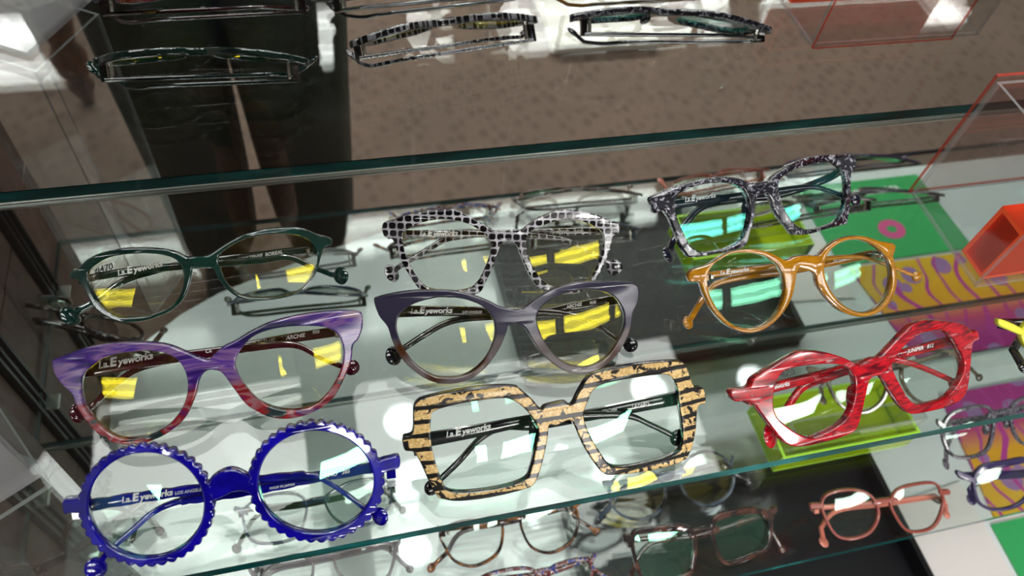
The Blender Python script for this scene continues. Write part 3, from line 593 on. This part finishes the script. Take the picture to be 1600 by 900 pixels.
glasses('eyeglasses', 'bright red streaked angular glasses with peaked brows', ((1250,698),(1440,646)), [[OUT, LL, LR]], [LL, LR],
  [([(1160,617),(1263,591),(1325,575),(1385,562),(1413,565),(1445,576),(1484,593)], (1492,600), 10, 18, 9), ([(1515,524),(1409,553),(1371,562),(1325,578),(1268,598),(1250,609),(1234,631),(1220,655)], (1204,680), 16, 14, 10)],
  (MAT['red'], MAT['red']), phi=math.radians(46), lensmat=MAT['l_plain'], texts=[(0, T, 1190, 613, 1230, 603, 9), (1, 'JUNIPER   812', 1418, 552, 1450, 544, 7)], pads=[(1330,626,6,20)], pens=[('425', 1224, 594, 1245, 587, 14)])
def ell(cx, cy, rx, ry, n, amp=0, k=0, ph=0):
    return [(cx + (rx + amp * abs(math.cos(i * math.pi * k / n))) * math.cos(i * math.tau / n), cy - (ry + amp * abs(math.cos(i * math.pi * k / n))) * math.sin(i * math.tau / n)) for i in range(n)]
BL = ell(228, 791, 90, 83, 100); BR = ell(494, 754, 90, 80, 100)
bo1 = ell(228, 791, 103.5, 92, 320, 4.6, 38); bo2 = ell(494, 754, 103.5, 91, 320, 4.6, 38)
bridge = [(322,762),(330,748),(345,738),(362,734),(380,740),(396,752),(396,770),(378,768),(362,770),(345,778),(328,782)]
glasses('eyeglasses', 'cobalt blue round glasses with scalloped rims', ((228,889),(494,849)), [[bo1, BL], [bo2, BR], [bridge], [[(97,784),(110,781),(126,780),(130,800),(110,803),(99,803)]], [[(592,722),(608,716),(624,714),(624,731),(610,736),(594,740)]]], [BL, BR],
  [([(115,793),(230,775),(330,761),(400,750),(480,742),(510,752),(545,775),(572,796)], (594,807), 13, 15, 8), ([(610,726),(500,744),(410,763),(330,776),(280,783),(240,800),(205,830),(170,860)], (150,888), 15, 16, 10)],
  (MAT['blue'], MAT['blue']), phi=math.radians(44), lensmat=MAT['l_grn'], texts=[(0, T, 190, 786, 240, 778, 12), (0, 'LOS ANGELES', 273, 773, 300, 769, 6), (1, 'TINO   385', 506, 747, 530, 742, 8), (1, 'MADE IN JAPAN', 421, 765, 450, 760, 5)], scallop=True)

# ------------------------------------------------------------------ simpler pairs
def offset(L, d):
    n = len(L); out = []
    cx = sum(p[0] for p in L) / n; cy = sum(p[1] for p in L) / n
    for i, p in enumerate(L):
        a, b = L[i - 1], L[(i + 1) % n]; tx, ty = b[0] - a[0], b[1] - a[1]; l = math.hypot(tx, ty) or 1; nx, ny = ty / l, -tx / l
        if nx * (p[0] - cx) + ny * (p[1] - cy) < 0: nx, ny = -nx, -ny
        out.append((p[0] + nx * d, p[1] + ny * d))
    return out
def simple(label, L, R, rim, ends, balls, br, mats, lensmat=None, zs=Z2, tw=8, base=None, group='spectacles on the lower glass shelf', pads=(), phi=PH, tops=0):
    rim *= 1.25; oL, oR = offset(L, rim), offset(R, rim)
    if tops:
        f = lambda O: [(x, y - tops if y < sum(p[1] for p in O) / len(O) else y) for x, y in O]
        oL, oR = f(oL), f(oR)
    lb = max(oL, key=lambda p: p[1]); rb = max(oR, key=lambda p: p[1])
    (ax, ay), (bx_, by) = br
    bridge = [(ax - rim, ay - rim * .9), ((ax + bx_) / 2, (ay + by) / 2 - rim * 1.2), (bx_ + rim, by - rim * .9), (bx_ + rim, by + rim * .9), ((ax + bx_) / 2, (ay + by) / 2 + rim * .5), (ax - rim, ay + rim * .9)]
    le, re = ends; lp = min(L, key=lambda p: (p[0] - le[0]) ** 2 + (p[1] - le[1]) ** 2); rp = min(R, key=lambda p: (p[0] - re[0]) ** 2 + (p[1] - re[1]) ** 2)
    def endp(e, p): return [(e[0], e[1] - rim * .9), ((e[0] * .5 + p[0] * .5), (e[1] + p[1]) / 2 - rim * 1.1), (p[0], p[1] - rim * .6), (p[0], p[1] + rim * .9), ((e[0] * .6 + p[0] * .4), e[1] * .6 + p[1] * .4 + rim), (e[0], e[1] + rim * .7)]
    lx = (le[0] + (bx_ + ax) / 2) / 2
    tl = [(le[0] + 3, le[1] + 2), ((ax + bx_) / 2, (ay + by) / 2), (re[0] * .75 + ax * .25, re[1] * .75 + ay * .25 + 2), (re[0] * .93 + ax * .07, (re[1] + balls[1][1]) / 2)]
    tr = [(re[0] - 3, re[1] + 3), ((ax + bx_) / 2, (ay + by) / 2 + 3), (le[0] * .6 + ax * .4, le[1] * .6 + ay * .4 + 8), (le[0] * .85 + ax * .15, (le[1] * .4 + balls[0][1] * .6))]
    return glasses('eyeglasses', label, base or (lb, rb), [[oL, L], [oR, R], [bridge], [endp(le, lp)], [endp(re, rp)]], [L, R],
        [(tl, balls[1], 6, tw, tw * .7), (tr, balls[0], 7, tw, tw * .8)], mats, lensmat or MAT['l_plain'], zs=zs, group=group, k=4, pads=pads, th=.0018, phi=phi)
simple('small blue and green glasses below the blue scalloped pair', [(382,800),(405,782),(435,774),(465,776),(477,790),(472,820),(460,840),(422,849),(395,844),(385,825)], [(510,782),(522,770),(550,756),(585,751),(606,757),(610,780),(600,802),(580,817),(545,820),(522,807)], 3.2, ((366,797),(620,756)), ((370,857),(629,797)), ((477,787),(510,780)), (MAT['bluegreen'], MAT['mossy']))
simple('clear grey see-through glasses below the front edge of the upper shelf', [(405,912),(430,884),(460,872),(478,874),(487,885),(482,910),(460,935),(420,938)], [(525,873),(545,862),(580,856),(605,852),(615,860),(611,885),(600,905),(560,915),(535,900)], 3.5, ((388,890),(626,846)), ((380,945),(640,889)), ((487,876),(525,869)), (MAT['clearf'], MAT['clearf']))
simple('black and honey tortoise round glasses beneath the gold striped pair', [(690,835),(715,820),(750,815),(778,812),(784,828),(780,857),(765,874),(738,884),(712,876),(697,854)], [(816,812),(825,801),(862,795),(895,792),(902,812),(896,839),(877,857),(855,863),(832,854),(819,831)], 3.2, ((684,826),(907,786)), ((674,887),(932,830)), ((784,816),(816,808)), (MAT['tort'], MAT['tort']))
simple('thin grey blue round glasses partly under the upper shelf edge', ell(997, 772, 42, 39, 14), ell(1106, 748, 40, 40, 14), 3, ((943,756),(1147,716)), ((937,808),(1170,754)), ((1033,745),(1068,738)), (MAT['greyblue'], MAT['greyblue']), MAT['l_yel'])
simple('thick dark brown square glasses over the black tray', [(992,842),(1012,835),(1072,831),(1084,846),(1082,876),(1075,896),(1040,905),(1010,903),(998,880)], [(1117,827),(1127,813),(1167,804),(1194,806),(1202,820),(1198,853),(1173,868),(1140,878),(1127,867)], 5, ((975,842),(1214,797)), ((985,905),(1222,858)), ((1086,836),(1116,828)), (MAT['dtort'], MAT['dtort']), MAT['l_grn'], tops=4)
simple('red and blue patched glasses cut off by the lower picture edge', [(745,918),(760,903),(800,893),(830,893),(842,905),(832,930),(790,945),(755,940)], [(862,893),(880,883),(910,877),(922,880),(923,900),(905,925),(875,930),(862,912)], 3.6, ((728,908),(932,868)), ((730,960),(950,905)), ((842,897),(862,892)), (MAT['redblue'], MAT['redblue']))
simple('copper pink hexagonal glasses between black tray and white sheet', [(1287,790),(1297,774),(1333,768),(1362,778),(1372,805),(1360,830),(1337,840),(1313,838),(1298,820)], [(1395,785),(1410,765),(1457,757),(1470,770),(1473,790),(1463,817),(1447,828),(1420,828),(1403,807)], 3.2, ((1267,792),(1485,770)), ((1287,847),(1479,804)), ((1371,786),(1397,782)), (MAT['copper'], MAT['coppert']))
simple('dark tortoise glasses in the bottom left corner by the stone wall', [(-40,925),(-10,900),(30,888),(60,893),(66,920),(50,955),(10,965),(-30,955)], [(102,855),(107,830),(125,808),(165,797),(197,802),(208,820),(202,848),(180,866),(140,873),(110,868)], 5.5, ((-60,915),(240,775)), ((-60,960),(250,830)), ((66,888),(100,870)), (MAT['dtort'], MAT['dtort']), tw=12)
simple('grey speckled glasses over the yellow and magenta card', [(1478,668),(1492,648),(1530,638),(1548,642),(1552,665),(1543,700),(1522,712),(1495,712),(1481,695)], [(1583,655),(1590,632),(1620,620),(1655,612),(1668,635),(1660,675),(1630,692),(1598,690)], 4, ((1466,660),(1685,600)), ((1478,725),(1690,640)), ((1552,650),(1583,642)), (MAT['gspeck'], MAT['gspeck']), pads=[(1541,670,5,8),(1573,660,5,8)])
simple('plum navy glasses with heavy brow in front of the grey speckled pair', [(1526,752),(1540,736),(1573,730),(1604,725),(1614,740),(1608,770),(1590,788),(1560,795),(1537,788),(1528,772)], [(1646,735),(1655,715),(1690,703),(1720,700),(1730,720),(1722,750),(1690,766),(1660,764)], 4, ((1497,740),(1748,690)), ((1518,780),(1760,740)), ((1614,738),(1646,730)), (MAT['plum'], MAT['plum']), tops=5)
simple('olive tortoise glasses seen behind the red pair', [(1300,585),(1325,572),(1370,566),(1387,585),(1380,622),(1355,642),(1325,638),(1303,612)], [(1413,578),(1420,560),(1450,552),(1485,552),(1499,570),(1495,600),(1480,622),(1455,630),(1430,620),(1415,598)], 4, ((1264,578),(1515,540)), ((1285,625),(1530,590)), ((1387,575),(1413,568)), (MAT['olive'], MAT['olive']), zs=Z2 + .056)
simple('lemon yellow and black glasses entering at the right picture edge', [(1602,520),(1622,498),(1660,488),(1690,492),(1700,515),(1685,545),(1650,555),(1615,545)], [(1740,500),(1755,475),(1790,465),(1820,470),(1826,490),(1812,520),(1780,530),(1750,522)], 5, ((1562,504),(1850,455)), ((1600,575),(1860,500)), ((1700,502),(1740,492)), (MAT['yellow'], MAT['black']), zs=0, group='spectacles on the upper glass shelf', tw=14)

# ------------------------------------------------------------------ cards, tray, acrylic blocks
def card(name, label, cat, pts, z, th, mat, bev=False):
    bm = bmesh.new(); prism(bm, pts, z, z + th); o = obj(name, bm, mat, None, False); tag(o, label, cat); return o
tr_ = empty('black_tray', (.43, .14, ZD)); tag(tr_, 'shallow glossy black display tray on the white deck', 'tray')
m_bt = plain('black_gloss_tray', (.004, .004, .006), .35, coat=0)
bm = bmesh.new(); box(bm, (-.205, -.135, 0), (.205, .145, .004)); obj('tray_floor', bm, m_bt, tr_, False)
bm = bmesh.new()
for a in (((-.205, -.135, .004), (.205, -.128, .03)), ((-.205, .138, .004), (.205, .145, .03)), ((-.205, -.128, .004), (-.198, .138, .03)), ((.198, -.128, .004), (.205, .138, .03))): box(bm, *a)
obj('tray_rim', bm, m_bt, tr_, False)
card('paper_sheet', 'cream white paper sheet between black tray and green card', 'paper', [(.645, -.01), (.755, -.01), (.757, .225), (.645, .215)], ZD + .0005, .0012, plain('cream_paper', (.84, .8, .76), .6))
card('green_card', 'green promotional card on the deck right of the cream sheet', 'card', [(.76, 0), (1.0, 0), (1.01, .165), (.765, .165)], ZD + .0005, .002, plain('green_card_print', s2l(60, 176, 100), .35))
bm = bmesh.new(); textmesh(bm, 'summer', .028, Matrix.Translation((.86, .02, ZD + .0027)) @ Matrix.Rotation(0, 4, 'Z')); 
gt = obj('card_print', bm, MAT['text'], None, False); gt.parent = bpy.data.objects['green_card']
bm = bmesh.new(); a_ = []
for i in range(28):
    c_, s_ = math.cos(i * math.tau / 28), math.sin(i * math.tau / 28)
    a_.append((bm.verts.new((0.8876 + .024 * c_, 0.1089 + .02 * s_, ZD + .0029)), bm.verts.new((0.8876 + .009 * c_, 0.1089 + .007 * s_, ZD + .0029))))
for i in range(28): j = (i + 1) % 28; bm.faces.new((a_[i][0], a_[j][0], a_[j][1], a_[i][1]))
gr = obj('ring_print', bm, plain('pink_print', s2l(225, 90, 150), .4), None, False); gr.parent = bpy.data.objects['green_card']
def art():
    m, t, o = nt('yellow_magenta_artwork'); tc = N(t, 'ShaderNodeTexCoord'); v = tc.outputs['Object']
    b = N(t, 'ShaderNodeBsdfPrincipled', Roughness=.4); s = sepxyz(t, v)
    g = ramp(t, [(0, s2l(232, 185, 30)), (.45, s2l(235, 170, 40)), (.62, s2l(205, 80, 120)), (.8, s2l(180, 50, 140)), (1, s2l(170, 40, 120))])
    t.links.new(math_(t, 'MULTIPLY', math_(t, 'SUBTRACT', s[1], .17), 5.3), g.inputs[0])
    wv = N(t, 'ShaderNodeTexWave', Scale=9, Distortion=9, Detail=1); wv.inputs['Detail Scale'].default_value = 1.2; t.links.new(v, wv.inputs['Vector'])
    k = N(t, 'ShaderNodeMath', _operation='GREATER_THAN'); t.links.new(wv.outputs[1], k.inputs[0]); k.inputs[1].default_value = .93
    vo = N(t, 'ShaderNodeTexVoronoi', Scale=18); t.links.new(v, vo.inputs['Vector']); k2 = N(t, 'ShaderNodeMath', _operation='LESS_THAN'); t.links.new(vo.outputs[0], k2.inputs[0]); k2.inputs[1].default_value = .3
    c = mix(t, k2.outputs[0], g.outputs[0], s2l(165, 120, 175)); c = mix(t, k.outputs[0], c, s2l(190, 60, 150))
    t.links.new(c, b.inputs['Base Color']); t.links.new(b.outputs[0], o.inputs[0]); return m
card('artwork_card', 'yellow and magenta artwork card with purple line drawing behind the green card', 'card', [(.775, .172), (1.12, .172), (1.12, .345), (.80, .345)], ZD + .0005, .003, art())
def acrylic_box(name, label, x0, x1, y0, y1, z0, h, mat, emat, th=.003, back=True, top=False):
    r = empty(name, ((x0 + x1) / 2, (y0 + y1) / 2, z0)); tag(r, label, 'display stand')
    hx, hy = (x1 - x0) / 2, (y1 - y0) / 2
    def panel(nm, lo, hi, ax):
        bm = bmesh.new(); box(bm, lo, hi); bm.normal_update()
        for f in bm.faces: f.material_index = 0 if abs(f.normal[ax]) > .5 else 1
        obj(nm, bm, [mat, emat], r, False)
    panel('base_plate', (-hx, -hy, .0002), (hx, hy, th), 2)
    panel('front_panel', (-hx, -hy, th), (hx, -hy + th, h), 1)
    if back: panel('back_panel', (-hx, hy - th, th), (hx, hy, h), 1)
    panel('side_panel', (-hx, -hy + th, th), (-hx + th, hy - th, h), 0); panel('side_panel', (hx - th, -hy + th, th), (hx, hy - th, h), 0)
    if top: panel('top_plate', (-hx, -hy, h), (hx, hy, h + th), 2)
    return r
def neon(name, body, glow, f=.55, tint=None):
    return clear(name, tint or body, .06, body=body, bodyf=f)
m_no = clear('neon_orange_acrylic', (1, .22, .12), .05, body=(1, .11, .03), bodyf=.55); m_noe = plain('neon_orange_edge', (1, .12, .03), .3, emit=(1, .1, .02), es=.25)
m_nr = clear('neon_red_tint_sheet', (.985, .93, .925), .04); m_nre = clear('neon_red_edge', (.95, .5, .45), .05, body=(.9, .12, .08), bodyf=.5)
m_ny = clear('neon_yellow_acrylic', (.9, 1, .15), .05, body=(.72, .9, .02), bodyf=.35); m_nye = plain('neon_yellow_edge', (.55, 1, .08), .3)
acrylic_box('neon_yellow_box', 'fluorescent yellow open acrylic box on the lower shelf below the red glasses', .392, .545, .219, .285, Z2, .03, m_ny, m_nye)
acrylic_box('clear_riser', 'clear acrylic riser standing inside the fluorescent yellow box', .40, .54, .224, .246, Z2 + .0035, .05, m_clr, m_ced, .002, top=True)
acrylic_box('neon_orange_box', 'fluorescent orange acrylic block at the right on the upper shelf', .405, .558, .214, .238, .0026, .042, m_no, m_noe, .003, top=True)
r_ = empty('red_tinted_sheet', (.466, .2945, 0)); tag(r_, 'upright pale red tinted acrylic sheet with glowing red edges by the mirror', 'display stand')
bm = bmesh.new(); box(bm, (-.067, -.0012, .0003), (.067, .0012, .103)); bm.normal_update()
for f in bm.faces: f.material_index = 0 if abs(f.normal.y) > .5 else 1
obj('panel', bm, [m_nr, m_nre], r_, False)
acrylic_box('clear_side_stand', 'clear acrylic stand around the orange block on the upper shelf', .399, .562, .210, .292, 0, .1, m_clr, m_ced, .0022)
# clear corner stand at the left
r_ = empty('clear_corner_stand', (-.2, .197, 0), Matrix.Rotation(math.radians(-59.5), 3, 'Z')); tag(r_, 'clear acrylic square stand at the left end of the upper shelf', 'display stand')
bm = bmesh.new(); box(bm, (-.037, -.037, .0002), (.037, .037, .004)); obj('base_plate', bm, m_ced, r_, False)
bm = bmesh.new(); box(bm, (.0345, -.037, .004), (.037, .037, .16)); box(bm, (-.037, .0345, .004), (.0345, .037, .16)); obj('panel', bm, m_clr, r_, False)
# tall clear strip leaning by the lower shelf front left
r_ = empty('clear_post', (-.2, .197, Z2), Matrix.Rotation(math.radians(-59.5), 3, 'Z')); tag(r_, 'tall clear acrylic square column at the bottom left corner', 'display stand')
for a in (((.0348, -.037, .0002), (.037, .037, .312)), ((-.037, .0348, .0002), (.0348, .037, .312)), ((-.037, -.037, .0002), (-.0348, .0348, .312)), ((-.0348, -.037, .0002), (.0348, -.0348, .312))):
    bm = bmesh.new(); box(bm, *a); bm.normal_update()
    w_a = 0 if a[1][0] - a[0][0] < .01 else 1
    for f in bm.faces: f.material_index = 0 if abs(f.normal[w_a]) > .5 else 1
    obj('panel', bm, [m_clr, m_ced], r_, False)

ct = empty('paper_carton', (.76, -.98, FLOOR)); tag(ct, 'flat cream carton lying on the carpet, seen in the mirror at the top', 'box')
bm = bmesh.new(); box(bm, (-.15, -.25, .0003), (.14, .165, .03)); bmesh.ops.bevel(bm, geom=bm.edges[:], offset=.006, segments=2, affect='EDGES'); obj('lid', bm, plain('cream_board', (.8, .76, .68), .6), ct)
# ------------------------------------------------------------------ turned wooden leg table, mirrored
wt = empty('side_table', (-.49, -.765, FLOOR)); tag(wt, 'brown turned-leg wooden table standing on the carpet, seen in the mirror', 'table')
m_wd = acetate('brown_turned_wood', streaks([(.3, s2l(70, 40, 25)), (.7, s2l(120, 72, 44))], 1, 1, 30), .35, .3)
def leg_bm(cx, cy):
    bm = bmesh.new(); prof = [(0, .012), (.03, .02), (.05, .028), (.075, .02), (.09, .032), (.13, .036), (.16, .024), (.175, .028), (.22, .038), (.27, .03), (.3, .02), (.315, .028), (.35, .036), (.42, .03), (.5, .036), (.56, .022), (.58, .036), (.7, .038)]
    seg = 18; prev = None
    for z, r in prof:
        ring = [bm.verts.new((cx + r * math.cos(a * math.tau / seg), cy + r * math.sin(a * math.tau / seg), z)) for a in range(seg)]
        if prev:
            for i in range(seg): bm.faces.new((prev[i], prev[(i + 1) % seg], ring[(i + 1) % seg], ring[i]))
        else: bm.faces.new(ring[::-1])
        prev = ring
    bm.faces.new(prev); return bm
for c in ((0, 0), (-.7, 0), (0, -.6), (-.7, -.6)): obj('leg', leg_bm(*c), m_wd, wt)
bm = bmesh.new(); box(bm, (-.76, -.66, .7), (.06, .06, .73)); obj('tabletop', bm, m_wd, wt, False)

# ------------------------------------------------------------------ photographer, seen in the mirror from the thighs down
def person():
    me = bpy.data.meshes.new('person'); V = []; E_ = []; Rr = []
    def v(p, r, par=None):
        V.append(p); Rr.append(r)
        if par is not None: E_.append((par, len(V) - 1))
        return len(V) - 1
    cx, cy = -.112, -.235; F = FLOOR
    pel = v((cx, cy, F + .93), (.15, .12))
    bel = v((cx, cy, F + 1.05), (.14, .11), pel); che = v((cx - .02, cy - .03, F + 1.25), (.135, .1), bel); nk = v((cx, cy - .005, F + 1.43), (.055, .055), che)
    hd = v((cx, cy + .01, F + 1.5), (.06, .065), nk); hd2 = v((cx, cy + .02, F + 1.58), (.078, .095), hd); v((cx, cy + .02, F + 1.67), (.06, .075), hd2)
    nose = v((cx, cy + .125, F + 1.57), (.012, .014), hd2)
    for s in (-1, 1):
        hip = v((cx + s * .076, cy, F + .88), (.105, .11), pel); th_ = v((cx + s * .084, cy + .01, F + .68), (.097, .1), hip); kn = v((cx + s * .085, cy + .015, F + .48), (.09, .09), th_)
        sh = v((cx + s * .085, cy, F + .3), (.085, .085), kn); an = v((cx + s * .088, cy - .01, F + .1), (.075, .075), sh); he = v((cx + s * .09, cy - .01, F + .045), (.042, .04), an)
        v((cx + s * .1, cy + .15, F + .035), (.04, .026), he)
        so = v((cx + s * .17, cy - .01, F + 1.37), (.06, .06), che); el = v((cx + s * .2 + (.03 if s > 0 else 0), cy + .02, F + 1.12), (.043, .043), so)
        wx = .0 + s * .085; wr = v((wx, -.075, F + 1.235), (.027, .024), el); pa = v((wx - s * .01, -.035, F + 1.262), (.03, .018), wr)
        for k in range(4): 
            a = v((wx + s * (.012 - .0 * k), -.03 + .0 * k, F + 1.275 + .014 * (k - 1.5)), (.008, .008), pa)
            b = v((wx - s * .015, -.022, F + 1.28 + .016 * (k - 1.5)), (.0075, .0075), a); v((wx - s * .034, -.026, F + 1.28 + .015 * (k - 1.5)), (.0065, .0065), b)
        a = v((wx - s * .03, -.055, F + 1.262), (.01, .01), pa); v((wx - s * .045, -.04, F + 1.28), (.008, .008), a)
    me.from_pydata(V, E_, [])
    o = bpy.data.objects.new('person', me); COL.objects.link(o)
    md = o.modifiers.new('skin', 'SKIN'); md.use_smooth_shade = True
    for i, r in enumerate(Rr): me.skin_vertices[0].data[i].radius = r
    me.skin_vertices[0].data[0].use_root = True
    o.modifiers.new('sub', 'SUBSURF').levels = 1
    dg = bpy.context.evaluated_depsgraph_get(); m2 = bpy.data.meshes.new_from_object(o.evaluated_get(dg)); m2.name = 'person'
    bpy.data.objects.remove(o); bpy.data.meshes.remove(me)
    for c in (plain('skin_tone', s2l(200, 150, 125), .5), plain('dark_olive_trousers', s2l(50, 52, 42), .85, bump=(60, .4, .01)), plain('black_jacket', s2l(34, 32, 30), .8), plain('black_shoes', (.01, .01, .01), .4), plain('dark_hair', (.03, .02, .015), .6)): m2.materials.append(c)
    for p in m2.polygons:
        c = p.center; z = c.z - FLOOR
        p.material_index = 3 if z < .085 else 1 if z < .95 else 0 if (c.y > -.09 and abs(c.x) < .15 and z > 1.15) else 2 if z < 1.42 else (4 if (z > 1.61 or c.y < cy - .02) else 0)
        p.use_smooth = True
    o = link(bpy.data.objects.new('person', m2)); tag(o, 'person in dark olive trousers and black jacket mirrored at the upper left, holding the camera', 'person')
person()
